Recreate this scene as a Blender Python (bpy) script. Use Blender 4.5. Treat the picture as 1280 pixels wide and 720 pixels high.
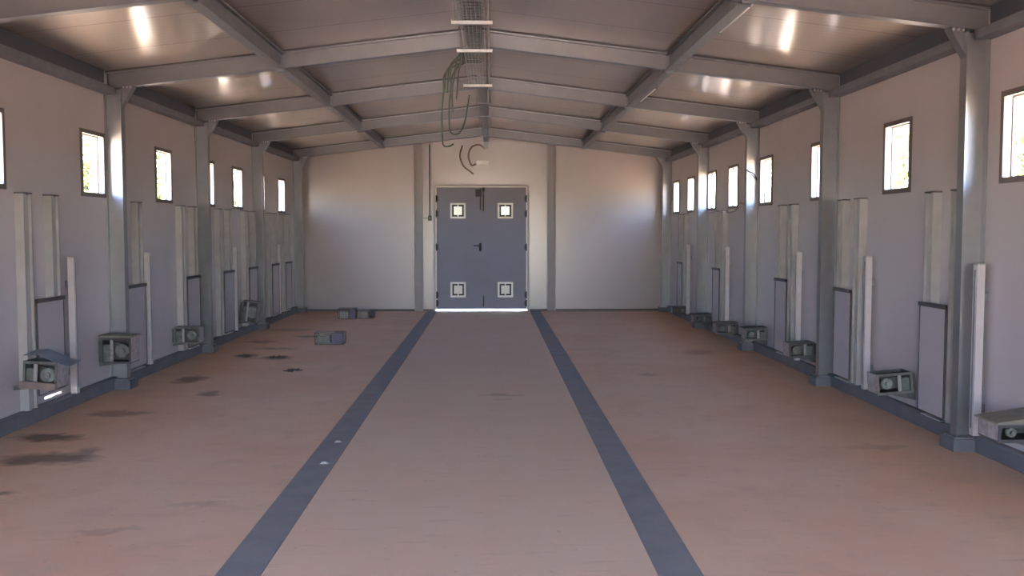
import bpy, bmesh, math, random
from mathutils import Vector, Matrix

for o in list(bpy.data.objects):
    bpy.data.objects.remove(o)
S = bpy.context.scene
COL = S.collection
R = math.radians

# ------------------------------------------------------------------ camera, sky, sun, exposure
cam_d = bpy.data.cameras.new('camera')
cam_d.sensor_width = 36.0
cam_d.lens = 1200.0 / 1280.0 * 36.0
cam_d.clip_end = 500
cam = bpy.data.objects.new('camera', cam_d)
COL.objects.link(cam)
cam.location = (0.15, 0.0, 1.60)
cam.rotation_euler = (R(90) - math.atan(71 / 1200), 0, -math.atan(26 / 1200))
S.camera = cam

S.view_settings.view_transform = 'Standard'
S.view_settings.look = 'None'
S.view_settings.gamma = 1.0
S.view_settings.use_curve_mapping = False
S.view_settings.exposure = 5.1
S.cycles.use_denoising = True
S.cycles.max_bounces = 14
S.cycles.diffuse_bounces = 8
S.cycles.glossy_bounces = 5
S.cycles.transparent_max_bounces = 12
S.cycles.sample_clamp_indirect = 4.0
S.cycles.caustics_reflective = False
S.cycles.caustics_refractive = False

world = bpy.data.worlds.new('sky')
S.world = world
world.use_nodes = True
wn = world.node_tree
wn.nodes.clear()
w_out = wn.nodes.new('ShaderNodeOutputWorld')
w_bg = wn.nodes.new('ShaderNodeBackground')
w_sky = wn.nodes.new('ShaderNodeTexSky')
w_sky.sky_type = 'NISHITA'
w_sky.sun_disc = False
w_sky.sun_elevation = R(60)
w_sky.sun_rotation = R(180)
w_sky.air_density = 1.0
w_sky.dust_density = 0.6
w_sky.ozone_density = 1.5
w_bg.inputs['Strength'].default_value = 0.17
w_tint = wn.nodes.new('ShaderNodeMix')
w_tint.data_type = 'RGBA'
w_tint.blend_type = 'MULTIPLY'
w_tint.inputs['Factor'].default_value = 1.0
w_tint.inputs['B'].default_value = (0.93, 0.95, 1.03, 1)
wn.links.new(w_sky.outputs[0], w_tint.inputs['A'])
wn.links.new(w_tint.outputs['Result'], w_bg.inputs[0])
wn.links.new(w_bg.outputs[0], w_out.inputs[0])

sun_d = bpy.data.lights.new('sun', 'SUN')
sun_d.energy = 6.5
sun_d.angle = R(0.6)
sun_d.color = (1.0, 0.94, 0.86)
sun = bpy.data.objects.new('sun', sun_d)
COL.objects.link(sun)
sun.rotation_euler = (R(30), 0, 0)      # high sun, in line with the building, from behind the viewer


# ------------------------------------------------------------------ materials
def mat(name, color, rough=0.6, metal=0.0, spec=0.5, noise=0.0, nscale=6.0, color2=None, bump=0.0, bscale=60.0,
        detail=4.0):
    m = bpy.data.materials.new(name)
    m.use_nodes = True
    nt = m.node_tree
    b = nt.nodes['Principled BSDF']
    b.inputs['Base Color'].default_value = (*color, 1)
    b.inputs['Roughness'].default_value = rough
    b.inputs['Metallic'].default_value = metal
    b.inputs['Specular IOR Level'].default_value = spec
    tc = nt.nodes.new('ShaderNodeTexCoord')
    if noise > 0 or color2:
        n = nt.nodes.new('ShaderNodeTexNoise')
        n.inputs['Scale'].default_value = nscale
        n.inputs['Detail'].default_value = detail
        nt.links.new(tc.outputs['Object'], n.inputs['Vector'])
        mx = nt.nodes.new('ShaderNodeMix')
        mx.data_type = 'RGBA'
        c2 = color2 or tuple(c * (1 - noise) for c in color)
        mx.inputs['A'].default_value = (*color, 1)
        mx.inputs['B'].default_value = (*c2, 1)
        rp = nt.nodes.new('ShaderNodeValToRGB')
        rp.color_ramp.elements[0].position = 0.35
        rp.color_ramp.elements[1].position = 0.68
        nt.links.new(n.outputs['Fac'], rp.inputs['Fac'])
        nt.links.new(rp.outputs['Color'], mx.inputs['Factor'])
        nt.links.new(mx.outputs['Result'], b.inputs['Base Color'])
    if bump > 0:
        n2 = nt.nodes.new('ShaderNodeTexNoise')
        n2.inputs['Scale'].default_value = bscale
        n2.inputs['Detail'].default_value = 3
        nt.links.new(tc.outputs['Object'], n2.inputs['Vector'])
        bp = nt.nodes.new('ShaderNodeBump')
        bp.inputs['Strength'].default_value = bump
        bp.inputs['Distance'].default_value = 0.01
        nt.links.new(n2.outputs['Fac'], bp.inputs['Height'])
        nt.links.new(bp.outputs['Normal'], b.inputs['Normal'])
    return m


WALL_C = (0.41, 0.36, 0.375)
M_wall = mat('painted_panel_wall', WALL_C, 0.38, 0, 0.5, color2=(0.385, 0.335, 0.35), nscale=0.9, bump=0.05, bscale=8)
M_end = mat('painted_panel_end_wall', (0.36, 0.305, 0.305), 0.30, 0, 0.7, color2=(0.335, 0.285, 0.285), nscale=0.8, bump=0.05, bscale=5)
_b = M_end.node_tree.nodes['Principled BSDF']
_b.inputs['Coat Weight'].default_value = 1.0
_b.inputs['Coat Roughness'].default_value = 0.22
M_steel = mat('galvanised_steel', (0.235, 0.235, 0.25), 0.38, 0.65, color2=(0.21, 0.21, 0.225), nscale=7, bump=0.05)
M_rafter = mat('rafter_steel', (0.20, 0.195, 0.205), 0.45, 0.5, color2=(0.18, 0.175, 0.185), nscale=5)
M_steel_d = mat('dull_galvanised_steel', (0.19, 0.195, 0.22), 0.45, 0.6, color2=(0.16, 0.165, 0.19), nscale=7)
M_bright = mat('bright_zinc', (0.62, 0.62, 0.62), 0.35, 0.6, color2=(0.5, 0.5, 0.5), nscale=14)
M_guide = mat('guide_zinc', (0.37, 0.35, 0.345), 0.42, 0.25, color2=(0.31, 0.295, 0.29), nscale=5)
M_post = mat('post_zinc', (0.52, 0.475, 0.485), 0.4, 0.2, color2=(0.46, 0.42, 0.43), nscale=8)
M_hatch = mat('hatch_sheet', (0.36, 0.32, 0.34), 0.45, 0.0, color2=(0.335, 0.295, 0.315), nscale=2.5)
M_dark = mat('dark_trim', (0.055, 0.05, 0.055), 0.55)
M_black = mat('black_plastic', (0.02, 0.02, 0.022), 0.5)
M_frame = mat('window_frame_brown', (0.10, 0.075, 0.072), 0.5)
M_jamb = mat('white_window_lining', (0.75, 0.74, 0.72), 0.5)
M_plinth = mat('plinth_channel', (0.125, 0.125, 0.14), 0.6, 0.2, color2=(0.095, 0.095, 0.11), nscale=4)
M_eave_shade = mat('painted_eave_shade', (0.05, 0.055, 0.075), 0.6)
M_door = mat('grey_blue_door', (0.20, 0.19, 0.235), 0.5, 0, 0.5, color2=(0.18, 0.17, 0.215), nscale=1.2)
M_vent = mat('vent_white', (0.85, 0.80, 0.72), 0.5)
M_white = mat('white_plastic', (0.8, 0.8, 0.78), 0.4)
M_green = mat('green_cable', (0.06, 0.10, 0.07), 0.5)
M_cable = mat('grey_cable', (0.10, 0.10, 0.10), 0.5)
M_redcable = mat('brown_conduit', (0.16, 0.09, 0.08), 0.5)
M_box = mat('dusty_box_metal', (0.095, 0.09, 0.088), 0.65, 0.2, color2=(0.05, 0.048, 0.047), nscale=18)
M_boxg = mat('box_green_grey', (0.085, 0.092, 0.085), 0.6, 0.1, color2=(0.17, 0.165, 0.155), nscale=22)
M_rim = mat('dull_box_rim', (0.15, 0.145, 0.14), 0.6, 0.2, color2=(0.09, 0.085, 0.08), nscale=14)
M_drum = mat('grey_drum', (0.24, 0.25, 0.24), 0.6, 0.1, color2=(0.12, 0.125, 0.12), nscale=20)
M_lid = mat('olive_lid', (0.185, 0.175, 0.145), 0.7, 0, color2=(0.13, 0.125, 0.105), nscale=12)
M_plate = mat('pale_end_plate', (0.34, 0.30, 0.30), 0.6, 0, color2=(0.20, 0.175, 0.175), nscale=22)
M_blue = mat('blue_plastic', (0.085, 0.13, 0.175), 0.5, 0, color2=(0.16, 0.18, 0.24), nscale=9)
M_purple = mat('violet_grey_plastic', (0.11, 0.09, 0.155), 0.5, 0, color2=(0.08, 0.07, 0.11), nscale=9)
M_rust = mat('rusty_tray', (0.24, 0.165, 0.14), 0.7, 0, color2=(0.16, 0.12, 0.11), nscale=12)
M_debris = mat('dark_dry_litter', (0.05, 0.042, 0.036), 0.9, 0, color2=(0.09, 0.075, 0.06), nscale=30)
M_chip = mat('pale_chip', (0.36, 0.35, 0.34), 0.8)
M_bark = mat('bark', (0.14, 0.10, 0.07), 0.9)
M_leaf = mat('leaf', (0.055, 0.08, 0.02), 0.6, color2=(0.11, 0.13, 0.045), nscale=3)
M_ground = mat('dry_earth', (0.58, 0.42, 0.275), 0.95, color2=(0.50, 0.365, 0.24), nscale=0.4)
M_roof = mat('roof_sheet', (0.35, 0.33, 0.32), 0.6)

# glass: a thin clear sheet
M_glass = bpy.data.materials.new('clear_glass')
M_glass.use_nodes = True
nt = M_glass.node_tree
nt.nodes.clear()
go = nt.nodes.new('ShaderNodeOutputMaterial')
gm = nt.nodes.new('ShaderNodeMixShader')
gt = nt.nodes.new('ShaderNodeBsdfTransparent')
gt.inputs[0].default_value = (0.93, 0.95, 0.95, 1)
gg = nt.nodes.new('ShaderNodeBsdfGlossy')
gg.inputs['Roughness'].default_value = 0.03
gm.inputs[0].default_value = 0.08
nt.links.new(gt.outputs[0], gm.inputs[1])
nt.links.new(gg.outputs[0], gm.inputs[2])
nt.links.new(gm.outputs[0], go.inputs[0])


def ceiling_material():
    m = bpy.data.materials.new('glossy_ceiling_panel')
    m.use_nodes = True
    nt = m.node_tree
    b = nt.nodes['Principled BSDF']
    b.inputs['Roughness'].default_value = 0.52
    b.inputs['Metallic'].default_value = 0.8
    b.inputs['Specular IOR Level'].default_value = 0.8
    b.inputs['Coat Weight'].default_value = 1.0
    b.inputs['Coat Roughness'].default_value = 0.17
    tc = nt.nodes.new('ShaderNodeTexCoord')
    sp = nt.nodes.new('ShaderNodeSeparateXYZ')
    nt.links.new(tc.outputs['Object'], sp.inputs[0])
    # profile ribs run from eave to ridge: fine micro ribs and a joint every metre
    w = nt.nodes.new('ShaderNodeMath'); w.operation = 'MULTIPLY'; w.inputs[1].default_value = 2 * math.pi / 0.10
    nt.links.new(sp.outputs['Y'], w.inputs[0])
    s = nt.nodes.new('ShaderNodeMath'); s.operation = 'SINE'
    nt.links.new(w.outputs[0], s.inputs[0])
    f = nt.nodes.new('ShaderNodeMath'); f.operation = 'FRACT'
    nt.links.new(sp.outputs['Y'], f.inputs[0])
    j = nt.nodes.new('ShaderNodeMath'); j.operation = 'LESS_THAN'; j.inputs[1].default_value = 0.015
    nt.links.new(f.outputs[0], j.inputs[0])
    n = nt.nodes.new('ShaderNodeTexNoise'); n.inputs['Scale'].default_value = 1.5; n.inputs['Detail'].default_value = 3
    nt.links.new(tc.outputs['Object'], n.inputs['Vector'])
    a = nt.nodes.new('ShaderNodeMath'); a.operation = 'MULTIPLY_ADD'; a.inputs[1].default_value = 0.26
    nt.links.new(s.outputs[0], a.inputs[0])
    nn = nt.nodes.new('ShaderNodeMath'); nn.operation = 'MULTIPLY'; nn.inputs[1].default_value = 0.25
    nt.links.new(n.outputs['Fac'], nn.inputs[0])
    nt.links.new(nn.outputs[0], a.inputs[2])
    bp = nt.nodes.new('ShaderNodeBump'); bp.inputs['Strength'].default_value = 0.25; bp.inputs['Distance'].default_value = 0.01
    nt.links.new(a.outputs[0], bp.inputs['Height'])
    nt.links.new(bp.outputs['Normal'], b.inputs['Normal'])
    mx = nt.nodes.new('ShaderNodeMix'); mx.data_type = 'RGBA'
    mx.inputs['A'].default_value = (0.52, 0.435, 0.39, 1)
    mx.inputs['B'].default_value = (0.29, 0.25, 0.245, 1)
    nt.links.new(j.outputs[0], mx.inputs['Factor'])
    nt.links.new(mx.outputs['Result'], b.inputs['Base Color'])
    return m


M_ceil = ceiling_material()

STAINS = [  # x, y, half-width x, half-length y, strength
    (-2.97, 6.75, 0.36, 0.20, .75), (-3.3, 7.45, 0.28, 0.16, .8), (-3.12, 8.45, 0.30, 0.16, .5), (-2.78, 6.9, 0.10, 0.22, .5),
    (-3.4, 6.3, 0.3, 0.09, .55), (-2.95, 5.85, 0.22, 0.09, .6), (-3.10, 10.38, 0.15, 0.30, .7), (-2.63, 9.46, 0.12, 0.18, .6),
    (-3.0, 12.35, 0.16, 0.22, .65), (-2.58, 12.16, 0.22, 0.2, .7), (-2.8, 13.1, 0.3, 0.10, .55), (-2.55, 14.6, 0.32, 0.14, .7),
    (-3.2, 13.9, 0.25, 0.2, .45), (1.9, 10.6, 0.12, 0.15, .3), (0.25, 9.3, 0.25, 0.07, .3), (-3.15, 15.6, 0.4, 0.3, .35),
    (3.05, 7.0, 0.25, 0.10, .22), (-1.9, 5.1, 0.2, 0.07, .25), (-1.6, 5.6, 0.2, 0.06, .2), (2.9, 12.6, 0.2, 0.3, .25)]


def floor_material():
    m = bpy.data.materials.new('dusty_concrete_floor')
    m.use_nodes = True
    nt = m.node_tree
    L = nt.links
    b = nt.nodes['Principled BSDF']
    b.inputs['Roughness'].default_value = 0.72
    b.inputs['Specular IOR Level'].default_value = 0.35
    tc = nt.nodes.new('ShaderNodeTexCoord')
    P = tc.outputs['Object']

    def noise(scale, detail, vec=P, rough=0.55):
        n = nt.nodes.new('ShaderNodeTexNoise')
        n.inputs['Scale'].default_value = scale
        n.inputs['Detail'].default_value = detail
        n.inputs['Roughness'].default_value = rough
        L.new(vec, n.inputs['Vector'])
        return n

    def ramp(src, lo, hi):
        r = nt.nodes.new('ShaderNodeMapRange')
        r.inputs['From Min'].default_value = lo
        r.inputs['From Max'].default_value = hi
        L.new(src, r.inputs['Value'])
        return r.outputs[0]

    def mix(a, bb, fac):
        x = nt.nodes.new('ShaderNodeMix')
        x.data_type = 'RGBA'
        for k, v in (('A', a), ('B', bb)):
            if isinstance(v, tuple):
                x.inputs[k].default_value = (*v, 1)
            else:
                L.new(v, x.inputs[k])
        if isinstance(fac, float):
            x.inputs['Factor'].default_value = fac
        else:
            L.new(fac, x.inputs['Factor'])
        return x.outputs['Result']

    def math_(op, a, b_=None):
        x = nt.nodes.new('ShaderNodeMath')
        x.operation = op
        for i, v in enumerate((a, b_)):
            if v is None:
                continue
            if isinstance(v, (int, float)):
                x.inputs[i].default_value = v
            else:
                L.new(v, x.inputs[i])
        return x.outputs[0]

    big = noise(0.8, 5)
    c = mix((0.66, 0.43, 0.295), (0.64, 0.375, 0.245), ramp(big.outputs['Fac'], 0.42, 0.62))
    mid = noise(3.2, 6, rough=0.65)
    c = mix(c, (0.55, 0.365, 0.255), ramp(mid.outputs['Fac'], 0.52, 0.78))
    sp = nt.nodes.new('ShaderNodeSeparateXYZ')
    L.new(P, sp.inputs[0])
    # the middle aisle carries less red dust than the two side bays
    ax = math_('ABSOLUTE', sp.outputs['X'])
    aisle = ramp(ax, 1.15, 0.95)
    c = mix(c, (0.66, 0.465, 0.335), math_('MULTIPLY', aisle, 0.6))
    # crosswise scuffs
    mp = nt.nodes.new('ShaderNodeMapping')
    mp.inputs['Scale'].default_value = (1.5, 9, 1)
    L.new(P, mp.inputs['Vector'])
    sc = noise(1.6, 5, mp.outputs[0], 0.6)
    c = mix(c, (0.45, 0.29, 0.225), math_('MULTIPLY', ramp(sc.outputs['Fac'], 0.60, 0.74), 0.55))
    spk = noise(17, 3)
    c = mix(c, (0.26, 0.17, 0.13), math_('MULTIPLY', ramp(spk.outputs['Fac'], 0.67, 0.75), 0.35))
    # dark stains
    dn = noise(7, 5)
    dmap = nt.nodes.new('ShaderNodeVectorMath'); dmap.operation = 'MULTIPLY_ADD'
    L.new(dn.outputs['Color'], dmap.inputs[0])
    dmap.inputs[1].default_value = (0.35, 0.35, 0)
    L.new(P, dmap.inputs[2])
    total = None
    for (sx, sy, rx, ry, st) in STAINS:
        v = nt.nodes.new('ShaderNodeVectorMath'); v.operation = 'SUBTRACT'
        L.new(dmap.outputs[0], v.inputs[0])
        v.inputs[1].default_value = (sx + .175, sy + .175, 0)
        k = nt.nodes.new('ShaderNodeVectorMath'); k.operation = 'MULTIPLY'
        L.new(v.outputs[0], k.inputs[0])
        k.inputs[1].default_value = (1 / rx, 1 / ry, 0)
        ln = nt.nodes.new('ShaderNodeVectorMath'); ln.operation = 'LENGTH'
        L.new(k.outputs[0], ln.inputs[0])
        val = math_('MULTIPLY', ramp(ln.outputs['Value'], 1.15, 0.55), st)
        total = val if total is None else math_('MAXIMUM', total, val)
    c = mix(c, (0.075, 0.07, 0.062), total)
    L.new(c, b.inputs['Base Color'])
    bp = nt.nodes.new('ShaderNodeBump')
    bp.inputs['Strength'].default_value = 0.15
    bp.inputs['Distance'].default_value = 0.01
    fn = noise(30, 4)
    L.new(fn.outputs['Fac'], bp.inputs['Height'])
    L.new(bp.outputs['Normal'], b.inputs['Normal'])
    return m


M_floor = floor_material()
M_strip = mat('dark_grey_strip', (0.215, 0.205, 0.205), 0.6, 0, 0.4, color2=(0.17, 0.167, 0.175), nscale=5)


# ------------------------------------------------------------------ mesh building
class MB:
    def __init__(self):
        self.v = []
        self.f = []

    def add(self, vs, fs):
        k = len(self.v)
        self.v += [tuple(p) for p in vs]
        self.f += [tuple(i + k for i in f) for f in fs]
        return self

    def box(self, x0, x1, y0, y1, z0, z1):
        if x0 > x1: x0, x1 = x1, x0
        if y0 > y1: y0, y1 = y1, y0
        if z0 > z1: z0, z1 = z1, z0
        vs = [(x0, y0, z0), (x1, y0, z0), (x1, y1, z0), (x0, y1, z0), (x0, y0, z1), (x1, y0, z1), (x1, y1, z1), (x0, y1, z1)]
        fs = [(0, 3, 2, 1), (4, 5, 6, 7), (0, 1, 5, 4), (1, 2, 6, 5), (2, 3, 7, 6), (3, 0, 4, 7)]
        return self.add(vs, fs)

    def prism(self, prof, a, b, up=(0, 0, 1)):
        """sweep the closed 2D profile (u, v) straight from a to b; v follows up"""
        a, b, up = Vector(a), Vector(b), Vector(up)
        d = (b - a).normalized()
        u = d.cross(up).normalized()
        w = u.cross(d).normalized()
        n = len(prof)
        vs = [a + u * p[0] + w * p[1] for p in prof] + [b + u * p[0] + w * p[1] for p in prof]
        fs = [(i, (i + 1) % n, n + (i + 1) % n, n + i) for i in range(n)]
        fs += [tuple(reversed(range(n))), tuple(range(n, 2 * n))]
        return self.add(vs, fs)

    def tube(self, pts, r, seg=8):
        pts = [Vector(p) for p in pts]
        rings = []
        prev = None
        for i, p in enumerate(pts):
            t = (pts[min(i + 1, len(pts) - 1)] - pts[max(i - 1, 0)]).normalized()
            if prev is None:
                up = Vector((0, 0, 1)) if abs(t.z) < 0.9 else Vector((1, 0, 0))
            else:
                up = prev
            u = t.cross(up).normalized()
            w = u.cross(t).normalized()
            prev = w
            rings.append([p + (u * math.cos(2 * math.pi * k / seg) + w * math.sin(2 * math.pi * k / seg)) * r for k in range(seg)])
        k0 = [q for rr in rings for q in rr]
        fs = []
        for i in range(len(rings) - 1):
            for k in range(seg):
                fs.append((i * seg + k, i * seg + (k + 1) % seg, (i + 1) * seg + (k + 1) % seg, (i + 1) * seg + k))
        fs.append(tuple(reversed(range(seg))))
        fs.append(tuple(range((len(rings) - 1) * seg, len(rings) * seg)))
        return self.add(k0, fs)

    def build(self, name, m, parent=None, smooth=False, loc=None):
        me = bpy.data.meshes.new(name)
        me.from_pydata(self.v, [], self.f)
        me.materials.append(m)
        bm = bmesh.new()
        bm.from_mesh(me)
        bmesh.ops.recalc_face_normals(bm, faces=bm.faces)
        bm.to_mesh(me)
        bm.free()
        if smooth:
            for p in me.polygons:
                p.use_smooth = len(p.vertices) == 4
        o = bpy.data.objects.new(name, me)
        COL.objects.link(o)
        if parent:
            o.parent = parent
        if loc:
            o.location = loc
        return o


def tag(o, label=None, cat=None, group=None, kind=None):
    if label: o['label'] = label
    if cat: o['category'] = cat
    if group: o['group'] = group
    if kind: o['kind'] = kind
    return o


def thing(name, label, cat, loc=(0, 0, 0), rz=0.0, group=None):
    o = bpy.data.objects.new(name, None)
    o.empty_display_size = 0.1
    COL.objects.link(o)
    o.location = loc
    o.rotation_euler = (0, 0, rz)
    return tag(o, label, cat, group)


def structure(o, label, cat):
    return tag(o, label, cat, None, 'structure')


def curve_pts(ctrl, n=10):
    """Catmull-Rom through the control points"""
    P = [Vector(c) for c in ctrl]
    P = [P[0] * 2 - P[1]] + P + [P[-1] * 2 - P[-2]]
    out = []
    for i in range(1, len(P) - 2):
        for k in range(n):
            t = k / n
            a, b, c, d = P[i - 1], P[i], P[i + 1], P[i + 2]
            out.append(0.5 * ((2 * b) + (c - a) * t + (2 * a - 5 * b + 4 * c - d) * t * t + (3 * b - a - 3 * c + d) * t ** 3))
    out.append(P[-2])
    return out


def i_profile(bf, h, tw=0.010, tf=0.012, base=0.0):
    """I section, width bf, height h standing on v = base"""
    a, w = bf / 2, tw / 2
    return [(-a, base), (a, base), (a, base + tf), (w, base + tf), (w, base + h - tf), (a, base + h - tf), (a, base + h),
            (-a, base + h), (-a, base + h - tf), (-w, base + h - tf), (-w, base + tf), (-a, base + tf)]


# ------------------------------------------------------------------ measures
HW = 3.72            # half width to the inner face of the side walls
WT = 0.08            # wall thickness
Y0, Y1 = -1.5, 19.30  # inner faces of the end walls
EAVE = 3.205         # underside of the ceiling at the wall
RIDGE = 3.655        # underside of the ceiling at the ridge
SL = (RIDGE - EAVE) / HW
ORD = ['first', 'second', 'third', 'fourth', 'fifth', 'sixth', 'seventh', 'eighth', 'ninth', 'tenth', 'eleventh', 'twelfth']

RIGHT_WIN = [6.40, 8.41, 10.40, 12.44, 14.13, 15.50, 17.13, 18.48]
LEFT_WIN = [7.48, 9.47, 11.48, 13.27, 14.79, 16.25, 17.86]
WW, WZ0, WZ1 = 0.55, 1.945, 2.56
RIGHT_WIN_B = [4.40, 2.40, 0.40]
LEFT_WIN_B = [5.50, 3.50, 1.50]
RIGHT_HATCH = [7.48, 9.43, 11.46, 14.80, 17.68]
LEFT_HATCH = [8.30, 10.32, 12.28, 13.93, 15.35, 16.93, 18.02]


def wall_with_holes(mb, along0, along1, z0, z1, holes, t0, t1, axis):
    """solid slab between t0 and t1 with rectangular openings; axis 'y' runs along Y, 'x' along X"""
    As = sorted({along0, along1} | {h[0] for h in holes} | {h[1] for h in holes})
    Zs = sorted({z0, z1} | {h[2] for h in holes} | {h[3] for h in holes})
    As = [a for a in As if along0 <= a <= along1]

    def solid(i, k):
        if i < 0 or k < 0 or i >= len(As) - 1 or k >= len(Zs) - 1:
            return False
        a, z = (As[i] + As[i + 1]) / 2, (Zs[k] + Zs[k + 1]) / 2
        return not any(h[0] < a < h[1] and h[2] < z < h[3] for h in holes)

    def pt(a, t, z):
        return (t, a, z) if axis == 'y' else (a, t, z)

    for i in range(len(As) - 1):
        for k in range(len(Zs) - 1):
            if not solid(i, k):
                continue
            a0, a1, c0, c1 = As[i], As[i + 1], Zs[k], Zs[k + 1]
            for t in (t0, t1):
                mb.add([pt(a0, t, c0), pt(a1, t, c0), pt(a1, t, c1), pt(a0, t, c1)], [(0, 1, 2, 3)])
            for di, dk, p, q in ((-1, 0, (a0, c0), (a0, c1)), (1, 0, (a1, c0), (a1, c1)), (0, -1, (a0, c0), (a1, c0)), (0, 1, (a0, c1), (a1, c1))):
                if not solid(i + di, k + dk):
                    mb.add([pt(p[0], t0, p[1]), pt(q[0], t0, q[1]), pt(q[0], t1, q[1]), pt(p[0], t1, p[1])], [(0, 1, 2, 3)])
    bmv = {}
    # merge doubled vertices
    newv, remap = [], []
    for v in mb.v:
        key = tuple(round(c, 5) for c in v)
        if key not in bmv:
            bmv[key] = len(newv)
            newv.append(v)
        remap.append(bmv[key])
    mb.v = newv
    mb.f = [tuple(remap[i] for i in f) for f in mb.f]
    return mb


# ------------------------------------------------------------------ shell
g = MB()
g.add([(-90, -60, -0.06), (90, -60, -0.06), (90, 140, -0.06), (-90, 140, -0.06)], [(0, 1, 2, 3)])
structure(g.build('ground', M_ground), 'sunlit dry earth outside around the building', 'ground')

ap = MB().box(-7, 7, -16, Y0 - WT - .002, -0.058, -0.012)  # unseen dark slab, added to weaken bounce light through the rear doorway
structure(ap.build('ground_bounce_dimmer', mat('bounce_dimmer', (0.17, 0.165, 0.16), 0.9, 0, color2=(0.14, 0.135, 0.13), nscale=2)), 'unseen dark slab added outside the rear doorway to cut bounce light', 'ground')

fl = MB().box(-HW - WT, HW + WT, Y0 - WT, Y1 + WT, -0.055, 0.0)
structure(fl.build('floor', M_floor), 'brown dusty concrete floor with dark stains', 'floor')

for i, s in enumerate((-1, 1)):
    t = MB().box(s * 0.925, s * 1.135, Y0, Y1 - 0.002, 0.0, 0.004)
    structure(t.build('trim_%d' % (i + 1), M_strip),
              '%s of the two dark grey strips running along the floor to the door' % ('left' if s < 0 else 'right'), 'floor strip')

for s, side, wins, hats in ((-1, 'left', LEFT_WIN + LEFT_WIN_B, LEFT_HATCH), (1, 'right', RIGHT_WIN + RIGHT_WIN_B, RIGHT_HATCH)):
    holes = [(y - WW / 2, y + WW / 2, WZ0, WZ1) for y in wins]
    if s < 0:        # the nearest hatch on the left stands slightly open at the bottom
        holes.append((8.33, 8.66, 0.142, 0.166))
    w = wall_with_holes(MB(), Y0 - WT, Y1 + WT, 0.0, EAVE + 0.004, holes, s * HW, s * (HW + WT), 'y')
    structure(w.build('wall_' + side, M_wall), 'pinkish grey panel wall along the %s side, with small high windows' % side, 'wall')
    # base channel the panels stand in
    b = MB().prism([(0.0, 0.0), (0.062, 0.0), (0.062, 0.105), (0.05, 0.12), (0.0, 0.12)] if s > 0 else
                   [(0.0, 0.0), (-0.062, 0.0), (-0.062, 0.105), (-0.05, 0.12), (0.0, 0.12)],
                   (s * HW, Y1, 0.001), (s * HW, Y0, 0.001))
    structure(b.build('baseboard_' + side, M_plinth), 'low dark blue-grey base channel along the foot of the %s wall' % side, 'baseboard')

# far and rear gable walls
DX0, DX1, DZ = -0.975, 0.885, 2.505
for nm, y, t1, hole, lab in (('wall_far', Y1, Y1 + WT, (DX0, DX1, -0.01, DZ), 'far gable wall of pale pinkish panels around the grey double door'),
                             ('wall_rear', Y0, Y0 - WT, (-1.3, 1.3, -0.01, 2.6), 'rear gable wall behind the viewer with an open doorway')):
    w = wall_with_holes(MB(), -HW, HW, 0.0, EAVE - 0.002, [hole], y, t1, 'x')
    ya, yb = min(y, t1), max(y, t1)
    w.add([(-HW, ya, EAVE - .002), (HW, ya, EAVE - .002), (0, ya, RIDGE), (-HW, yb, EAVE - .002), (HW, yb, EAVE - .002), (0, yb, RIDGE)],
          [(0, 1, 2), (5, 4, 3), (0, 2, 5, 3), (1, 4, 5, 2)])
    structure(w.build(nm, M_end), lab, 'wall')

c = MB()
TH = 0.07
for s in (-1, 1):
    xo = HW + 0.35
    zo = RIDGE - SL * xo
    c.add([(0, Y0 - .4, RIDGE), (s * xo, Y0 - .4, zo), (s * xo, Y1 + .45, zo), (0, Y1 + .45, RIDGE),
           (0, Y0 - .4, RIDGE + TH), (s * xo, Y0 - .4, zo + TH), (s * xo, Y1 + .45, zo + TH), (0, Y1 + .45, RIDGE + TH)],
          [(0, 1, 2, 3), (4, 5, 6, 7), (0, 1, 5, 4), (1, 2, 6, 5), (2, 3, 7, 6)])
structure(c.build('ceiling', M_ceil), 'glossy pale roof panels of the low gabled ceiling', 'ceiling')

bb = MB().box(-HW + .065, DX0 - .04, Y1 - 0.03, Y1, 0.001, 0.035).box(DX1 + .04, HW - .065, Y1 - 0.03, Y1, 0.001, 0.035)
structure(bb.build('baseboard_far', M_dark), 'thin dark strip along the foot of the far wall', 'baseboard')

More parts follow.
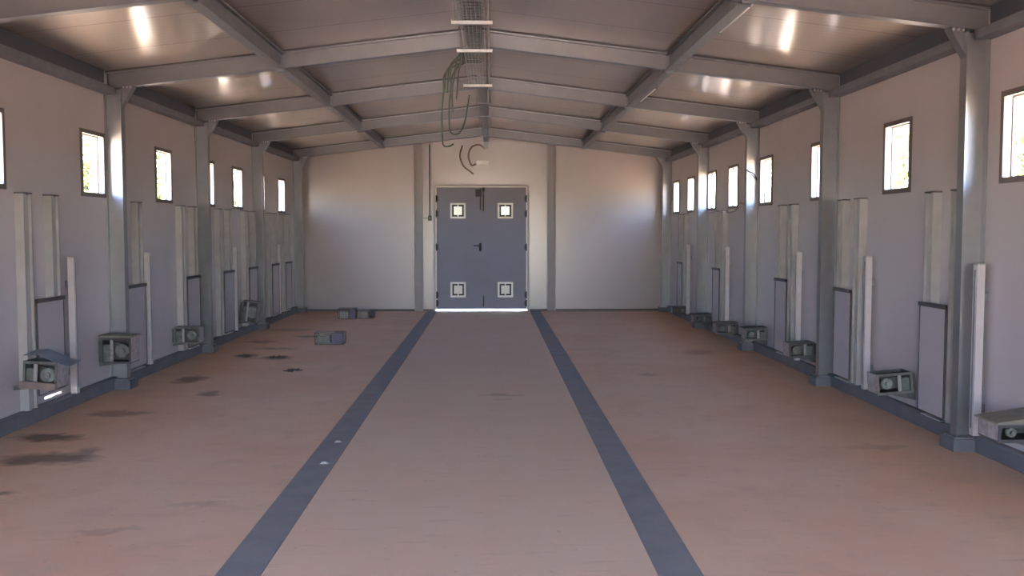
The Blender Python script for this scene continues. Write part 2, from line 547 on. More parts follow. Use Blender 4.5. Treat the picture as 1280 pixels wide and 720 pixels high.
# windows
wn_i = 0
for s, side, wins, nvis in ((-1, 'left', LEFT_WIN + LEFT_WIN_B, len(LEFT_WIN)), (1, 'right', RIGHT_WIN + RIGHT_WIN_B, len(RIGHT_WIN))):
    for k, y in enumerate(wins):
        wn_i += 1
        a0, a1 = y - WW / 2, y + WW / 2
        xi = s * (HW - 0.012)
        e = 0.028
        xo = s * (HW + 0.002)
        fr = MB()
        fr.box(xi, xo, a0 - .012, a0 + e, WZ0 - .012, WZ1 + .012)
        fr.box(xi, xo, a1 - e, a1 + .012, WZ0 - .012, WZ1 + .012)
        fr.box(xi, xo, a0 + e, a1 - e, WZ0 - .012, WZ0 + e)
        fr.box(xi, xo, a0 + e, a1 - e, WZ1 - e, WZ1 + .012)
        root = structure(thing('window_%d' % wn_i, None, None, (0, 0, 0)),
                         ('small upright window in the %s wall, %s from the viewer' % (side, ORD[k])) if k < nvis else
                         ('small upright window in the %s wall beside the viewer' % side), 'window')
        fr.build('window_frame', M_frame, root)
        li = MB()
        x2 = s * (HW + WT)
        li.box(xo, x2, a0 + .002, a0 + .02, WZ0 + .002, WZ1 - .002)
        li.box(xo, x2, a1 - .02, a1 - .002, WZ0 + .002, WZ1 - .002)
        li.box(xo, x2, a0 + .02, a1 - .02, WZ0 + .002, WZ0 + .02)
        li.box(xo, x2, a0 + .02, a1 - .02, WZ1 - .02, WZ1 - .002)
        li.build('window_lining', M_jamb, root)
        sa = MB()
        sx0, sx1, q = s * (HW + .05), s * (HW + .066), .036
        sa.box(sx0, sx1, a0 + .0205, a0 + q, WZ0 + .0205, WZ1 - .0205).box(sx0, sx1, a1 - q, a1 - .0205, WZ0 + .0205, WZ1 - .0205)
        sa.box(sx0, sx1, a0 + q, a1 - q, WZ0 + .0205, WZ0 + q).box(sx0, sx1, a0 + q, a1 - q, WZ1 - q, WZ1 - .0205)
        sa.build('window_sash', M_frame, root)
        pane = MB().add([(s * (HW + .06), a0 + .02, WZ0 + .02), (s * (HW + .06), a1 - .02, WZ0 + .02),
                         (s * (HW + .06), a1 - .02, WZ1 - .02), (s * (HW + .06), a0 + .02, WZ1 - .02)], [(0, 1, 2, 3)])
        pane.build('pane', M_glass, root)

# ------------------------------------------------------------------ double door
door = structure(thing('door_1', None, None, (0, 0, 0)), 'grey-blue double door with four square vents in the far wall', 'door')
fr = MB()
yf0, yf1 = Y1 - 0.035, Y1 - 0.002
fr.box(DX0 - .035, DX0 + .006, yf0, yf1, 0.001, DZ + .04)
fr.box(DX1 - .006, DX1 + .035, yf0, yf1, 0.001, DZ + .04)
fr.box(DX0 + .006, DX1 - .006, yf0, yf1, DZ - .006, DZ + .04)
fr.build('door_frame', M_hatch, door)
sl = MB()
sl.box(DX0 + .0065, DX0 + .034, yf1 - .012, yf1, 0.03, DZ - .008).box(DX1 - .034, DX1 - .0065, yf1 - .012, yf1, 0.03, DZ - .008)
sl.box(DX0 + .034, DX1 - .034, yf1 - .012, yf1, DZ - .03, DZ - .008)
sl.build('daylight_strip', M_vent, door)  # cream strip painting the daylight around the door leaves
LY0, LY1 = Y1 + 0.005, Y1 + 0.05
mid = -0.035
for s in (-1, 1):
    xa, xb = (DX0 + .003, mid - .0003) if s < 0 else (mid + .0003, DX1 - .0068)
    vx = -0.515 if s < 0 else 0.435
    vh = 0.115
    lf = wall_with_holes(MB(), xa, xb, 0.036, DZ - .002, [(vx - vh, vx + vh, z - vh, z + vh) for z in (0.425, 2.01)], LY0, LY1, 'x')
    leaf = lf.build('door_leaf', M_door, door)
    for z in (0.425, 2.01):
        v = MB()
        o, i_ = 0.155, 0.118
        ya, yb = LY0 - .014, LY0 - .001
        v.box(vx - o, vx + o, ya, yb, z + i_, z + o)
        v.box(vx - o, vx + o, ya, yb, z - o, z - i_)
        v.box(vx - o, vx - i_, ya, yb, z - i_, z + i_)
        v.box(vx + i_, vx + o, ya, yb, z - i_, z + i_)
        vent = v.build('vent', M_vent, leaf)
        d = MB()
        for (a, b_, c0, c1) in ((-i_, i_, .085, i_), (-i_, i_, -i_, -.085), (-i_, -.085, -.085, .085), (.085, i_, -.085, .085)):
            d.box(vx + a, vx + b_, LY0 + .004, LY0 + .02, z + c0, z + c1)
        d.build('vent_surround', M_black, leaf)
        gr = MB()
        nb = 7
        for k in range(nb):
            xx = vx - .085 + .17 * (k + .5) / nb
            bw = .0117 if z > 1 else .0121
            gr.box(xx - bw, xx + bw, LY0 + .006, LY0 + .016, z - .085, z + .085)
        gr.box(vx - .012, vx + .012, LY0 - .01, LY0 + .005, z - i_, z + i_)
        gr.build('vent_grille', M_vent, leaf)
    hx = DX0 + .03 if s < 0 else DX1 - .03
    for z in (0.15, 0.32, 1.28, 1.95, 2.25):
        hg = MB().tube([(hx, LY0 - .012, z - .07), (hx, LY0 - .012, z + .07)], 0.016)
        hg.box(hx - .02, hx + .035 if s < 0 else hx - .035, LY0 - .008, LY0 - .0005, z - .05, z + .05)
        hg.build('hinge', M_black, leaf)
    if s < 0:
        h = MB().box(mid - .055, mid - .012, LY0 - .012, LY0 - .001, 1.20, 1.36)
        h.tube([(mid - .035, LY0 - .01, 1.31), (mid - .035, LY0 - .06, 1.31), (mid - .05, LY0 - .065, 1.31), (mid - .17, LY0 - .06, 1.315)], 0.012)
        h.build('door_handle', M_black, leaf, True)
        l = MB().box(mid - .13, mid - .005, LY0 - .03, LY0 - .001, 2.29, 2.44)
        l.tube([(mid - .03, LY0 - .02, 2.02), (mid - .03, LY0 - .02, 2.46)], 0.012)
        l.build('bolt_lock', M_black, leaf)
    else:
        l = MB().tube([(mid + .03, LY0 - .015, 2.0), (mid + .03, LY0 - .015, 2.48)], 0.012).box(mid + .004, mid + .06, LY0 - .03, LY0 - .001, 2.40, 2.46)
        l.build('top_bolt', M_black, leaf)
        MB().box(mid - .018, mid + .02, LY0 - .008, LY0 - .0005, 0.09, 2.46).build('meeting_strip', M_door, leaf)
        MB().tube([(mid + .03, LY0 - .012, 0.08), (mid + .03, LY0 - .012, 0.30)], 0.012).build('bottom_bolt', M_black, leaf)

# ------------------------------------------------------------------ steel frame
FR = [6.92, 9.88, 12.82, 15.80, 19.05]
COLZ = 3.03


def rafter_z(x):            # underside of the rafter
    return 3.475 - SL * abs(x)


WHERE = ['in the far corner by the end wall', 'second from the far corner', 'third from the far corner',
         'fourth from the far corner', 'nearest the viewer']
for s, side in ((-1, 'left'), (1, 'right')):
    for k, y in enumerate(FR):
        yy = y - 0.06 if s < 0 else y
        n = len(FR) - 1 - k
        xin, xout = s * 3.55, s * (HW - 0.001)
        x_mid = (xin + xout) / 2
        root = thing('steel_column', 'galvanised steel I-section column against the %s wall, %s' % (side, WHERE[n]), 'column', (s * 3.635, yy, 0), 0,
                     'steel columns along the %s wall' % side)
        tf, bf = 0.011, 0.10
        p = MB()
        # H section standing up: web across the hall, flanges parallel to the wall
        xa, xb = -0.085, 0.0845
        zt = rafter_z(3.72) - 0.002
        p.box(xa, xa + tf, -bf / 2, bf / 2, 0.1025, zt)
        p.box(xb - tf, xb, -bf / 2, bf / 2, 0.1025, zt)
        p.box(xa + tf, xb - tf, -.004, .004, 0.1025, zt)
        if s < 0:
            p.v = [(-v[0], v[1], v[2]) for v in p.v]
        p.build('shaft', M_steel, root)
        MB().box(-s * 0.115, s * 0.022, -.085, .085, 0.0905, 0.1020).build('base_plate', M_steel, root)
        MB().box(-s * 0.135, s * 0.022, -.11, .11, 0.0005, 0.09).build('footing', M_plinth, root)
        # haunch bracket under the rafter
        h = MB()
        zb = rafter_z(3.55) - 0.003
        xi = -s * 0.0855
        h.add([(xi, -.005, zb), (xi - s * .125, -.005, zb - .0 + SL * .125), (xi, -.005, zb - .20), (xi, .005, zb), (xi - s * .125, .005, zb + SL * .125), (xi, .005, zb - .20)],
              [(0, 1, 2), (5, 4, 3), (0, 3, 4, 1), (1, 4, 5, 2), (2, 5, 3, 0)])
        h.add([(xi, -.045, zb - .2), (xi - s * .125, -.045, zb - .012 + SL * .125), (xi - s * .125, .045, zb - .012 + SL * .125), (xi, .045, zb - .2),
               (xi, -.045, zb - .188), (xi - s * .125, -.045, zb + SL * .125), (xi - s * .125, .045, zb + SL * .125), (xi, .045, zb - .188)],
              [(0, 1, 2, 3), (4, 7, 6, 5), (0, 4, 5, 1), (1, 5, 6, 2), (2, 6, 7, 3), (3, 7, 4, 0)])
        h.build('haunch_bracket', M_steel, root)
        bo = MB()
        for bx in (.02, .055, .09):
            bo.box(xi - s * bx - .006, xi - s * bx + .006, -.032, -.016, zb - .010 + SL * .1 - .012, zb + SL * bx - .0005)
        bo.build('bolt', M_bright, root)

for k, y in enumerate(FR):
    n = len(FR) - 1 - k
    for s, side in ((-1, 'left'), (1, 'right')):
        root = thing('rafter', 'sloping steel I-beam rafter over the %s half, %s' % (
            side, ['against the far gable wall', 'second from the far wall', 'third from the far wall', 'fourth from the far wall',
                   'nearest the viewer'][n]), 'rafter', (0, y, 0), 0, 'roof rafters')
        A, B = (s * .008, 0, rafter_z(0)), (s * (HW - .001), 0, rafter_z(HW))
        MB().prism([(-.004, .011), (.004, .011), (.004, .152), (-.004, .152)], A, B).build('web', M_rafter, root)
        MB().prism([(-.048, 0), (.048, 0), (.048, .011), (-.048, .011)], A, B).build('lower_flange', M_steel_d, root)  # darker steel here paints the shade on the flange underside
        MB().prism([(-.048, .152), (.048, .152), (.048, .163), (-.048, .163)], A, B).build('upper_flange', M_steel, root)
        MB().prism([(-.055, .163), (.055, .163), (.055, .178), (-.055, .178)], A, B).build('shadow_line', M_dark, root)  # dark line painting the shadow between rafter and roof panels
        MB().box(s * .001, s * .008, -.055, .055, rafter_z(0) - .02, rafter_z(0) + .17).build('apex_plate', M_steel_d, root)

for s, side in ((-1, 'left'), (1, 'right')):
    # angle section against the wall: bright lower lip, dark sheet painting the shade above it up to the roof
    x1, x0 = s * (HW - .001), s * (HW - .125)
    ys = [Y0 + .02] + FR + [Y1 - .002]
    e, cl = MB(), MB()
    for a, b in zip(ys[:-1], ys[1:]):
        a2, b2 = a + (.056 if a in FR else 0), b - (.056 if b in FR else 0)
        if b2 - a2 < .05:
            continue
        if s < 0 and b in FR: b2 -= .06
        if s < 0 and a in FR: a2 -= .06
        e.box(x0, x1, a2, b2, 2.965, 2.975)
        e.box(x0, x0 + s * .01, a2, b2, 2.975, 3.03)
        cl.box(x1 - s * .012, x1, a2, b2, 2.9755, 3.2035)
    root = thing('eave_beam', 'dull blue-grey steel beam along the top of the %s wall' % side, 'beam', (0, 0, 0), 0, 'eave beams')
    e.build('lip', M_steel_d, root)
    cl.build('eave_shade', M_eave_shade, root)

    bays = list(zip([Y0 + .4] + FR[:-1], FR))
    for k, (a, b) in enumerate(bays):
        n = len(bays) - 1 - k
        xc = s * 1.975
        z0 = rafter_z(xc) - 0.006
        root = thing('lengthwise_beam', 'steel beam between rafters over the %s side, %s' % (
            side, ['in the bay next to the far wall', 'in the second bay from the far wall', 'in the third bay from the far wall',
                   'in the fourth bay from the far wall', 'in the bay over the viewer'][n]), 'beam', (xc, 0, z0), 0,
            'lengthwise roof beams')
        MB().prism(i_profile(0.10, 0.160, 0.03, 0.016), (0, a + .052, 0), (0, b - .052, 0)).build('beam', M_steel_d, root)
        cl = MB()
        for yy in (a + .052, b - .062):
            cl.box(-.045, .045, yy, yy + .01, -.02, .17)
        cl.build('end_cleat', M_steel_d, root)

# gable posts
for s, side in ((-1, 'left'), (1, 'right')):
    xc = -1.30 if s < 0 else 1.36
    zt = rafter_z(xc) - .004
    g_ = MB()
    g_.box(xc - .085, xc - .075, Y1 - .10, Y1 - .001, 0.001, zt)
    g_.box(xc + .075, xc + .085, Y1 - .10, Y1 - .001, 0.001, zt)
    g_.box(xc - .075, xc + .075, Y1 - .055, Y1 - .047, 0.001, zt)
    tag(g_.build('gable_post', mat('painted_post_' + side, (0.33, 0.29, 0.285), 0.5)), 'upright post on the far wall to the %s of the double door' % side, 'post', 'posts beside the door')

# ------------------------------------------------------------------ cable tray at the ridge
TZ = 3.415
tray = thing('cable_tray', 'wire mesh cable tray hung along the ridge of the roof', 'cable tray', (-0.015, 0, TZ))
TY0, TY1 = 5.6, 12.0
m = MB()
hw, hh = 0.105, 0.055
for x, z in ((-hw, 0), (-.07, 0), (-.035, 0), (0, 0), (.035, 0), (.07, 0), (hw, 0), (-hw, hh), (hw, hh), (-hw, hh / 2), (hw, hh / 2)):
    m.box(x - .0025, x + .0025, TY0, TY1, z - .0025, z + .0025)
y = TY0
while y <= TY1 + .001:
    m.box(-hw, hw, y - .0025, y + .0025, -.005, 0)
    m.box(-hw - .0025, -hw + .0025, y - .0025, y + .0025, 0, hh)
    m.box(hw - .0025, hw + .0025, y - .0025, y + .0025, 0, hh)
    y += 0.10
m.build('mesh_basket', M_steel, tray)
for k, yb in enumerate((6.95, 8.40, 9.70, 11.98)):
    b_ = MB().box(-.17, .175, yb - .02, yb + .02, -.034, -.008)
    b_.box(-.175, -.17, yb - .022, yb + .022, -.036, 0.0).box(.175, .18, yb - .022, yb + .022, -.036, 0.0)
    bar = b_.build('support_bar', M_bright, tray)
    for xr in (-.15, .155):
        MB().tube([(xr, yb, -.01), (xr, yb, RIDGE - TZ - .022)], .004, 6).build('hanger_rod', M_steel, bar)
random.seed(4)
CAB = [  # droop of the loose end: how far left and how far down it goes, and the label
    (-.17, -.10, 'dark cable, shortest of the loose ends at the tray, right above the bar'),
    (-.22, -.16, 'green cable end drooping just left of the ridge tray'),
    (-.27, -.13, 'dark cable with a short end bent left from the tray'),
    (-.30, -.24, 'green cable end hanging a hand below the tray'),
    (-.20, -.30, 'grey cable end hanging straight down beside the tray'),
    (-.34, -.20, 'green cable splayed farthest to the left at the rafter'),
    (-.25, -.42, 'dark cable with a middling loose end below the tray'),
    (-.37, -.78, 'long dark green cable hanging lowest from the ridge tray'),
    (-.29, -.62, 'green cable looping down and back up below the ridge tray'),
]
for k, (dx, dz, lab) in enumerate(CAB):
    x = -.085 + k * .019
    pts = []
    yy = TY0
    stop = 9.55 + .11 * k
    while yy < stop:
        pts.append((x - .005 + random.uniform(-.004, .004), yy, TZ + .014 + (.022 if k % 2 else 0)))
        yy += .55
    pts += [(x - .01, stop + .15, TZ + .03), (-.15, stop + .45, TZ + .062), (dx, stop + .75, TZ - .02)]
    n = max(1, int(-dz / .16))
    for j in range(1, n + 1):
        q = j / n
        pts.append((dx - .05 * math.sin(q * 2.2), stop + .80 + .22 * q, TZ - .02 + dz * q))
    if k == 7:
        pts += [(dx + .02, stop + 1.15, TZ + dz - .03), (dx + .07, stop + 1.2, TZ + dz)]
    if k == 8:
        pts += [(dx + .05, stop + 1.25, TZ + dz - .02), (dx + .12, stop + 1.45, TZ + dz + .15), (dx + .17, stop + 1.7, TZ - .12)]
    t = MB().tube(curve_pts(pts, 6), 0.0095, 6)
    tag(t.build('electric_cable', M_green if 'green' in lab else M_cable, None, True), lab, 'cable', 'loose cables in the ridge tray')

cd = thing('ridge_conduit', 'metal conduit run along the ridge from the tray to the far wall', 'conduit', (0.045, 0, 3.37))
MB().box(-.045, .045, 12.03, Y1 - .11, 0, .035).build('trunking', M_steel_d, cd)
MB().tube([(.075, 5.6, .075), (.075, 12.03, .075), (.06, 12.4, .0175), (.062, Y1 - .12, .0175)], .014).build('pipe', M_guide, cd, True)
MB().box(-.05, .05, Y1 - .108, Y1 - .002, -.12, .05).build('end_box', M_steel, cd)
for i, yb in enumerate((13.4, 14.9, 16.6, 18.2)):
    MB().box(-.10, .11, yb - .015, yb + .015, -.012, -.001).tube([(-.09, yb, -.001), (-.09, yb, .25)], .004, 6).tube([(.10, yb, -.001), (.10, yb, .25)], .004, 6).build('support_bar', M_steel, cd)

for x, y0_, lab in ((2.035, 6.90, 'slim white tube lamp on the right roof beam, nearer of two'), (2.035, 11.15, 'slim white tube lamp on the right roof beam, farther of two'),
                    (-2.035, 5.65, 'slim white tube lamp on the left roof beam at the top edge')):
    z = rafter_z(1.975) + .012
    tl = thing('tube_lamp', lab, 'lamp', (x, y0_, z), 0, 'tube lamps on the roof beams')
    d = 1 if x > 0 else -1
    MB().box(-d * .0035, d * .008, 0, 1.18, -.004, .026).build('batten', M_guide, tl)
    MB().tube([(d * .022, .02, .008), (d * .022, 1.16, .008)], .0125, 10).build('tube', M_white, tl, True)
    for yy in (0, 1.16):
        MB().box(d * .0085, d * .036, yy, yy + .0195, -.006, .024).build('end_cap', M_cable, tl)

em = thing('emergency_light', 'small white light fitting above the double door', 'light fitting', (-0.02, Y1, 2.96))
bdy = MB().prism([(-.13, -.035), (.13, -.035), (.13, .03), (.10, .045), (-.10, .045), (-.13, .03)], (0, -.002, 0), (0, -.06, 0))
bdy.build('housing', M_white, em)
MB().box(-.11, .11, -.078, -.061, -.028, .02).build('diffuser', M_white, em)

t = MB().tube(curve_pts([(0.03, Y1 - .05, 3.24), (-.08, Y1 - .03, 3.32), (-.24, Y1 - .03, 3.27), (-.30, Y1 - .03, 3.10), (-.24, Y1 - .03, 2.92), (-.14, Y1 - .03, 2.94)], 10), 0.016)
tag(t.build('lamp_cable', M_redcable, None, True), 'brown cable curving down the far wall to the white light fitting', 'cable')
t = MB().tube(curve_pts([(-.42, Y1 - .10, 3.30), (-.47, Y1 - .03, 3.10), (-.40, Y1 - .03, 2.90), (-.28, Y1 - .03, 2.80), (-.20, Y1 - .03, 2.74)], 10), 0.015)
tag(t.build('spare_cable', M_redcable, None, True), 'loose brown cable end hanging on the far wall left of the light fitting', 'cable')

sw = thing('wall_switch', 'small dark switch box with conduit on the far wall left of the door', 'switch', (-1.075, Y1, 1.86))
MB().box(-.035, .035, -.055, -.002, -.05, .05).build('switch_box', M_black, sw)
MB().box(-.018, .018, -.063, -.056, -.02, .02).build('rocker', M_cable, sw)
MB().tube([(0, -.02, .05), (0, -.02, 1.46)], .013).build('conduit', M_cable, sw, True)
MB().box(-.14, -.036, -.03, -.012, -.008, .008).build('side_conduit', M_cable, sw)


# ------------------------------------------------------------------ sliding hatches with guides, and posts
def near_far(n, total):
    return ORD[n] + ' from the viewer'


for s, side, hats in ((-1, 'left', LEFT_HATCH), (1, 'right', RIGHT_HATCH)):
    for k, y in enumerate(hats):
        root = thing('sliding_hatch', 'tall sliding hatch with upright guide rails on the %s wall, %s' % (side, near_far(k, len(hats))), 'hatch',
                     (s * HW, y, 0), 0, 'sliding hatches along the %s wall' % side)
        # inward direction is -s
        d = -s
        ng = (-.40, -.255) if s < 0 else (-.37, -.225)
        fg = (.10, .24) if s < 0 else (.07, .21)
        pa, pb = (-.245, .245) if s < 0 else (-.215, .215)
        for (a, b), g0 in ((ng, 0.125), (fg, 0.24)):      # the far rail stops short behind the panel
            gd = MB()
            # folded channel: two ribs and a recessed web
            gd.box(d * .001, d * .075, a, a + .012, g0, 1.905)
            gd.box(d * .001, d * .075, b - .012, b, g0, 1.905)
            gd.box(d * .001, d * .052, a + .012, b - .012, g0, 1.895)
            gd.box(d * .052, d * .075, a + .012, a + .045, g0, 1.905)
            gd.build('guide_rail', M_guide, root)
            MB().box(d * .001, d * .079, a - .004, b + .004, 1.9055, 1.917).build('rail_cap', M_dark, root)
        gap = 0.10 if (s < 0 and k == 0) else 0.028
        zb = 0.128 + gap
        pn = MB().box(d * .078, d * .087, pa, pb, zb, 1.0)
        panel = pn.build('hatch_panel', M_hatch, root)
        ed = MB()
        ed.box(d * .0775, d * .0925, pa - .008, pa - .0005, zb, 1.03)
        ed.box(d * .0775, d * .0925, pb + .0005, pb + .008, zb, 1.03)
        ed.box(d * .0775, d * .0925, pa, pb, zb - .008, zb - .0005)
        ed.build('panel_edge', M_dark, panel)
        MB().box(d * .0775, d * .104, pa - .008, pb + .008, 1.0005, 1.034).build('top_rail', M_dark, panel)
        if gap < .05:
            MB().box(d * .0005, d * .088, pa + .05, pb - .05, 0.1215, 0.130).build('daylight_sliver', M_bright, root)  # bright bar painting the daylight that slips under the hatch

POSTS = [(-1, 8.80), (-1, 10.72), (-1, 14.36), (-1, 17.32), (1, 6.82), (1, 8.86), (1, 10.88), (1, 14.20), (1, 17.02)]
cnt = {-1: 0, 1: 0}
for s, y in POSTS:
    side = 'left' if s < 0 else 'right'
    root = thing('wall_post', 'short pale square post on the %s wall beside a hatch, %s' % (side, near_far(cnt[s], 5)), 'post', (s * (HW - .063), y, .122), 0,
                 'short posts on the %s wall' % side)
    cnt[s] += 1
    sh = MB().box(-.028, .028, -.03, .03, 0, 1.235)
    sh.build('shaft', M_post, root)
    MB().box(-.0335, -.0285, -.006, .006, .05, 1.20).box(.0285, .0335, -.006, .006, .05, 1.20).build('slot_strip', M_steel_d, root)
    MB().box(-.031, .031, -.033, .033, 1.2352, 1.245).build('cap', M_guide, root)
    for z in (.2, 1.0):
        MB().box(s * .0285, s * .0625, -.012, .012, z - .03, z + .03).build('wall_bracket', M_steel_d, root)


# ------------------------------------------------------------------ feed boxes hanging low on the walls
def wall_box(s, y, z, label, w=.30, dpt=.20, h=.16, tilt=0.0, lid=None, sheet=False, front='green', lidmat=None, off=.03):
    """box whose near end face looks at the viewer; origin at the wall, bottom centre"""
    side = 'left' if s < 0 else 'right'
    root = thing('feed_box', label, 'box', (s * (HW - .002), y, z), 0, 'small boxes hanging on the %s wall' % side)
    root.rotation_euler = (0, -tilt * s, 0)
    d = -s
    x0, x1 = d * off, d * (off + w)
    t = .008
    b = MB()
    b.box(x0, x1, 0, dpt, 0, t).box(x0, x1, dpt - t, dpt, t, h)
    b.box(x0, x0 + d * t, 0, dpt - t, t, h)
    b.build('box_body', M_box, root)
    MB().box(x1 - d * t, x1, 0.001, dpt - t, t + .001, h).build('side_plate', M_plate, root)
    # open near end with a rolled rim, a cross bar and the works inside
    r = MB()
    e = .018
    r.box(x0, x1, -.012, 0, -.004, e).box(x0, x1, -.012, 0, h - e, h + .004).box(x0, x0 + d * e, -.012, 0, e, h - e).box(x1 - d * e, x1, -.012, 0, e, h - e)
    r.build('rim', M_rim if front != 'dark' else M_dark, root)
    q = MB()
    xm = x0 + d * w * .36
    q.box(xm - .014, xm + .014, -.006, .004, e, h - e)
    q.build('upright_bar', M_guide if front != 'dark' else M_plate, root)
    f = MB()
    cx = x0 + d * w * .66
    f.tube([(cx, .03, h * .48), (cx, .09, h * .48)], h * .27, 16)
    f.tube([(cx, .012, h * .48), (cx, .03, h * .48)], h * .12, 12)
    f.build('float_drum', M_drum if front != 'dark' else M_boxg, root, True)
    MB().box(x0 + d * (w * .05), x0 + d * (w * .27), .02, .08, t + .002, h * .72).build('valve_block', M_boxg, root)
    MB().tube(curve_pts([(x0 + d * w * .16, .05, h * .72), (x0 + d * w * .3, .03, h * .86), (cx, .04, h * .78)], 5), .006, 6).build('hose', M_black, root, True)
    if lid:
        lz = h + .006
        tl = lid
        lm = MB().add([(x0 - d * .01, -.03, lz), (x1 + d * .02, -.03, lz), (x1 + d * .02, dpt + .02, lz + 0), (x0 - d * .01, dpt + .02, lz + tl),
                       (x0 - d * .01, -.03, lz + .012 + tl), (x1 + d * .02, -.03, lz + .012), (x1 + d * .02, dpt + .02, lz + .012), (x0 - d * .01, dpt + .02, lz + .012 + tl)],
                      [(0, 1, 2, 3), (4, 5, 6, 7), (0, 1, 5, 4), (1, 2, 6, 5), (2, 3, 7, 6), (3, 0, 4, 7)])
        lm.build('lid', lidmat or M_lid, root)
    if sheet:
        sm = MB()
        P_ = [(.0, -.02, h + .05), (.10, -.02, h + .065), (.22, 0, h + .02), (.27, .02, h - .01), (.34, .05, h - .03)]
        vs = []
        for (px, py, pz) in P_:
            for q_ in (0, .22):
                vs.append((d * (px + off), py + q_, pz + q_ * .08))
        n = len(P_)
        vs2 = [(a, b_, c_ - .006) for a, b_, c_ in vs]
        fs = []
        for k in range(n - 1):
            fs.append((2 * k, 2 * k + 1, 2 * k + 3, 2 * k + 2))
            fs.append((2 * n + 2 * k, 2 * n + 2 * k + 2, 2 * n + 2 * k + 3, 2 * n + 2 * k + 1))
            fs.append((2 * k, 2 * k + 2, 2 * n + 2 * k + 2, 2 * n + 2 * k))
            fs.append((2 * k + 1, 2 * n + 2 * k + 1, 2 * n + 2 * k + 3, 2 * k + 3))
        fs += [(0, 2 * n, 2 * n + 1, 1), (2 * n - 2, 2 * n - 1, 4 * n - 1, 4 * n - 2)]
        sm.add(vs + vs2, fs).build('plastic_sheet', M_blue, root)
        MB().box(d * off, d * (off + w + .01), -.06, -.013, .0, .055).build('tray', M_rust, root)
    # bracket to the wall
    br = MB()
    bd = .03 if s < 0 else .075
    for yy in ((.02, dpt - .03) if off < .05 else (.02,)):
        br.add([(d * .001, yy, -bd), (d * .001, yy, -.001), (d * (w * .8), yy, -.001), (d * .001, yy + .008, -bd), (d * .001, yy + .008, -.001), (d * (w * .8), yy + .008, -.001)],
               [(0, 1, 2), (5, 4, 3), (0, 3, 4, 1), (1, 4, 5, 2), (2, 5, 3, 0)])
    if off < .05:
        br.box(d * .001, d * .029, .01, dpt - .01, .01, h * .9)
    br.build('wall_bracket', M_box, root)
    return root


wall_box(-1, 7.78, .345, 'large dusty box with blue plastic sheet on top, low on the left wall', .27, .22, .215, tilt=.06, sheet=True, off=.085)
wall_box(-1, 9.48, .30, 'brownish box low on the left wall beside the first full column', .29, .22, .25, lid=.012, front='dark')
wall_box(-1, 11.66, .24, 'small dark box low on left wall, third from the viewer', .30, .20, .20)
wall_box(-1, 14.73, .22, 'dark upright box low on the left wall near the far column', .24, .20, .33, tilt=.12)
wall_box(1, 5.97, .26, 'box with olive slanted lid on right wall at the picture edge', .32, .24, .11, lid=.05, front='dark')
wall_box(1, 7.92, .255, 'green-grey open box on right wall beside the near column', .30, .20, .17, tilt=.09)
wall_box(1, 10.38, .23, 'brown-grey open box low on right wall behind the second column', .28, .20, .16, tilt=.05, front='dark')
wall_box(1, 12.25, .20, 'dark lidded box low on right wall, between second and third columns', .27, .18, .14, lid=.01, lidmat=M_box)
wall_box(1, 13.72, .125, 'dark lidded box at floor level on right wall, just past the third column', .30, .2, .14, lid=.01, front='dark', lidmat=M_box)
wall_box(1, 15.35, .125, 'low dark box by right wall next to the fourth column', .28, .2, .12, lid=.008, front='dark', lidmat=M_box)
wall_box(1, 17.15, .125, 'farthest low dark box at the foot of the right wall', .28, .14, .10, lid=.008, front='dark', lidmat=M_box)


# ------------------------------------------------------------------ boxes and litter on the floor
def floor_cage(x, y, w, h, dpt, label, wire, block, blockfrac, rz=0.0, light=None):
    root = thing('wire_box', label, 'box', (x, y, 0.001), rz, 'boxes left on the floor')
    fr = MB()
    e = .010
    for xx in (-w / 2, w / 2 - e):
        for yy in (0, dpt - e):
            fr.box(xx, xx + e, yy, yy + e, 0, h)
    for zz in (0, h - e):
        for yy in (0, dpt - e):
            fr.box(-w / 2, w / 2, yy, yy + e, zz, zz + e)
        for xx in (-w / 2, w / 2 - e):
            fr.box(xx, xx + e, 0, dpt, zz, zz + e)
    fr.build('frame', M_dark, root)
    ms = MB()
    n = int(w * (1 - blockfrac) / .025)
    for k in range(n):
        xx = -w / 2 + e + k * .025
        ms.box(xx, xx + .005, .002, .006, e, h - e)
        ms.box(xx, xx + .005, .004, dpt - .004, h - .006, h - .001)
    for k in range(1, int(h / .025)):
        ms.box(-w / 2 + e, -w / 2 + w * (1 - blockfrac), .001, .005, k * .025, k * .025 + .005)
    ms.build('wire_mesh', wire, root)
    MB().box(-w / 2 + .03, -w / 2 + w * (1 - blockfrac) - .03, .05, dpt - .02, .012, h * .7).build('inner_tray', light or M_boxg, root)
    xb = w / 2 - w * blockfrac
    bl = MB().prism([(xb + .004, .014), (w / 2 - .014, .014), (w / 2 - .014, h - .03), (w / 2 - .03, h - .012), (xb + .02, h - .012), (xb + .004, h - .03)],
                    (0, dpt - .012, 0), (0, .008, 0))
    # profile u axis runs along -x when sweeping towards the viewer, so mirror it
    bl.v = [(-v[0] if v[0] * (xb + w / 2) < 0 else v[0], v[1], v[2]) for v in bl.v]
    bl.build('housing', block, root)
    return root


M_wire_g = mat('pale_green_wire', (0.22, 0.24, 0.22), 0.5, 0.2)
floor_cage(-2.14, 13.52, .40, .17, .26, 'green-grey and violet box on the floor, nearer of the boxes out on the floor', M_wire_g, M_purple, .42, R(-1))
floor_cage(-2.48, 17.48, .33, .19, .26, 'dark box with pale middle on the floor near the far wall', M_box, M_purple, .35, R(2), M_guide)
floor_cage(-2.15, 17.56, .27, .16, .24, 'small light wire box touching the dark box near the far wall', M_guide, M_box, .28, R(-3), M_plate)

random.seed(9)


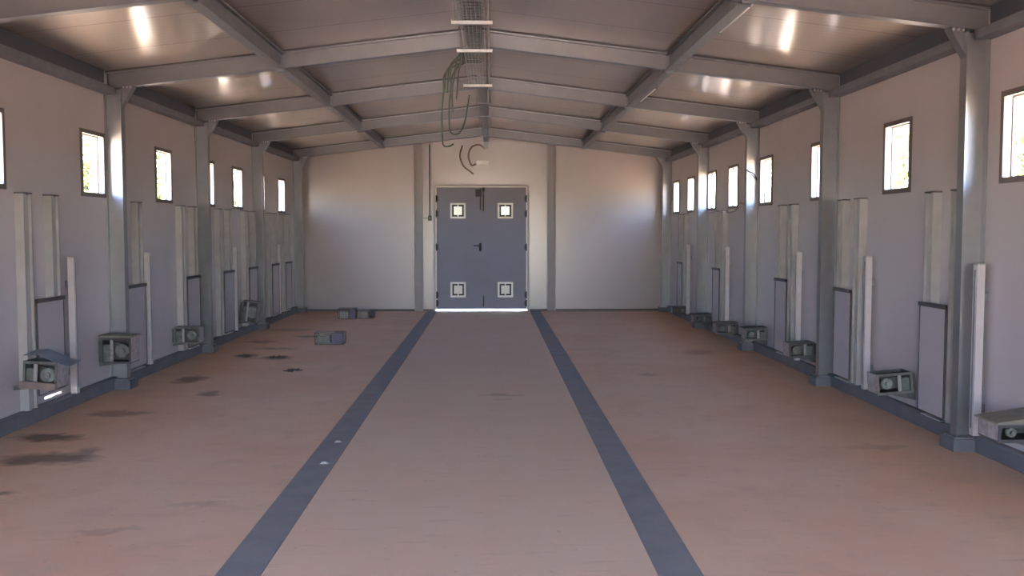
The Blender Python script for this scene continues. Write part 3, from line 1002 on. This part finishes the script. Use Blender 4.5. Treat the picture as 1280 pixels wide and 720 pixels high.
def litter(x, y, rx, ry, n, label):
    mb = MB()
    for _ in range(n):
        a, r = random.uniform(0, 2 * math.pi), random.random() ** .6
        cx, cy = r * rx * math.cos(a), r * ry * math.sin(a)
        sz = random.uniform(.010, .028)
        hh = sz * random.uniform(.4, 1.0) * (1.3 - r)
        ro = random.uniform(0, 3)
        pts = []
        for k in range(5):
            q = ro + k * 2 * math.pi / 5
            rr = sz * random.uniform(.6, 1.2)
            pts.append((cx + rr * math.cos(q), cy + rr * math.sin(q), 0))
        pts.append((cx + sz * .2, cy, hh))
        mb.add(pts, [(0, 1, 5), (1, 2, 5), (2, 3, 5), (3, 4, 5), (4, 0, 5), (4, 3, 2, 1, 0)])
    return tag(mb.build('dry_litter', M_debris, None, False, (x, y, .0006)), label, 'litter', None, 'stuff')


litter(-2.14, 11.03, .11, .14, 70, 'dark clump of dry litter on the brown floor at left, nearest the floor strip')
litter(-2.58, 12.2, .14, .12, 60, 'dark thin heap of litter on the floor short of the green-grey box')
litter(-3.02, 12.35, .10, .12, 40, 'small dark heap of litter close to the left wall')
litter(-2.35, 14.6, .2, .10, 50, 'dark litter lying just behind the green-grey floor box')

for (x, y), lab in (((-1.01, 7.22), 'small pale chip on the left floor strip, farther of two'), ((-1.0, 6.55), 'small pale chip on the left floor strip, nearer of two')):
    mb = MB().add([(-.03, -.02, 0), (.025, -.024, 0), (.034, .012, 0), (-.01, .026, 0), (-.012, -.002, .014), (.014, .0, .012)],
                  [(3, 2, 1, 0), (0, 1, 5, 4), (1, 2, 5), (2, 3, 4, 5), (3, 0, 4)])
    tag(mb.build('floor_chip', M_chip, None, False, (x, y, .0046)), lab, 'chip', 'pale chips on the floor strip')

# cables on the right wall
t = MB().tube(curve_pts([(HW - .02, 13.30, 1.93), (HW - .02, 13.7, 2.0), (HW - .02, 13.95, 1.90), (HW - .02, 14.5, 1.89), (HW - .02, 15.1, 1.91), (HW - .02, 15.6, 1.90)], 8), .014)
tag(t.build('wall_cable', M_guide, None, True), 'pale sagging cable along the right wall under the distant windows', 'cable')
t = MB().tube(curve_pts([(3.54, 12.76, 2.42), (3.58, 12.755, 2.39), (3.64, 12.755, 2.36), (3.70, 12.80, 2.28)], 8), .009)
tag(t.build('column_cable', M_black, None, True), 'short black cable crossing the third column on the right', 'cable')

# ------------------------------------------------------------------ trees outside the windows
random.seed(21)


def tree(x, y, h, r, label):
    root = thing('tree', label, 'tree', (x, y, -0.06), random.uniform(0, 6), 'trees outside the windows')
    tr = MB()
    tr.tube([(0, 0, 0), (.04, .02, h * .25), (-.03, .05, h * .5), (.02, 0, h * .8)], .09, 10)
    for k in range(6):
        a = k * 1.05
        tr.tube([(0, 0, h * (.3 + .06 * k)), (math.cos(a) * r * .4, math.sin(a) * r * .4, h * (.42 + .07 * k)), (math.cos(a) * r * .75, math.sin(a) * r * .75, h * (.5 + .07 * k))], .03, 6)
    tr.build('trunk', M_bark, root, True)
    lf = MB()
    for _ in range(2600):
        u = random.uniform(-1, 1)
        a = random.uniform(0, 2 * math.pi)
        rr = random.random() ** .45
        q = math.sqrt(1 - u * u)
        lump = 1 + .18 * math.sin(3 * a + 4 * u) + .12 * math.sin(7 * a - 3 * u)
        c_ = Vector((r * rr * q * math.cos(a) * lump, r * rr * q * math.sin(a) * lump, h * .62 + h * .38 * rr * u))
        n = Vector((random.gauss(0, 1), random.gauss(0, 1), random.gauss(0, 1))).normalized()
        t1 = n.orthogonal().normalized()
        t2 = n.cross(t1)
        s1, s2 = random.uniform(.07, .13), random.uniform(.035, .06)
        lf.add([c_ - t1 * s1, c_ + t2 * s2, c_ + t1 * s1, c_ - t2 * s2], [(0, 1, 2, 3)])
    me = bpy.data.meshes.new('foliage')
    me.from_pydata(lf.v, [], lf.f)
    me.materials.append(M_leaf)
    o = bpy.data.objects.new('foliage', me)
    COL.objects.link(o)
    o.parent = root
    return root


for yw, o_ in ((6.40, 'the nearest right-hand window at the picture edge'), (8.41, 'the second window on the right'), (10.40, 'the third window on the right')):
    tree(9.2, 9.05 / 3.57 * yw + .6, 4.4, 1.7, 'pale green leafy tree outside, seen through ' + o_)
for yw, o_ in ((9.47, 'the first full window on the left'), (11.48, 'the second full window on the left'), (14.79, 'the third full window on the left')):
    tree(-9.2, 9.35 / 3.87 * yw - .8, 4.4, 1.7, 'pale green leafy tree outside, seen through ' + o_)
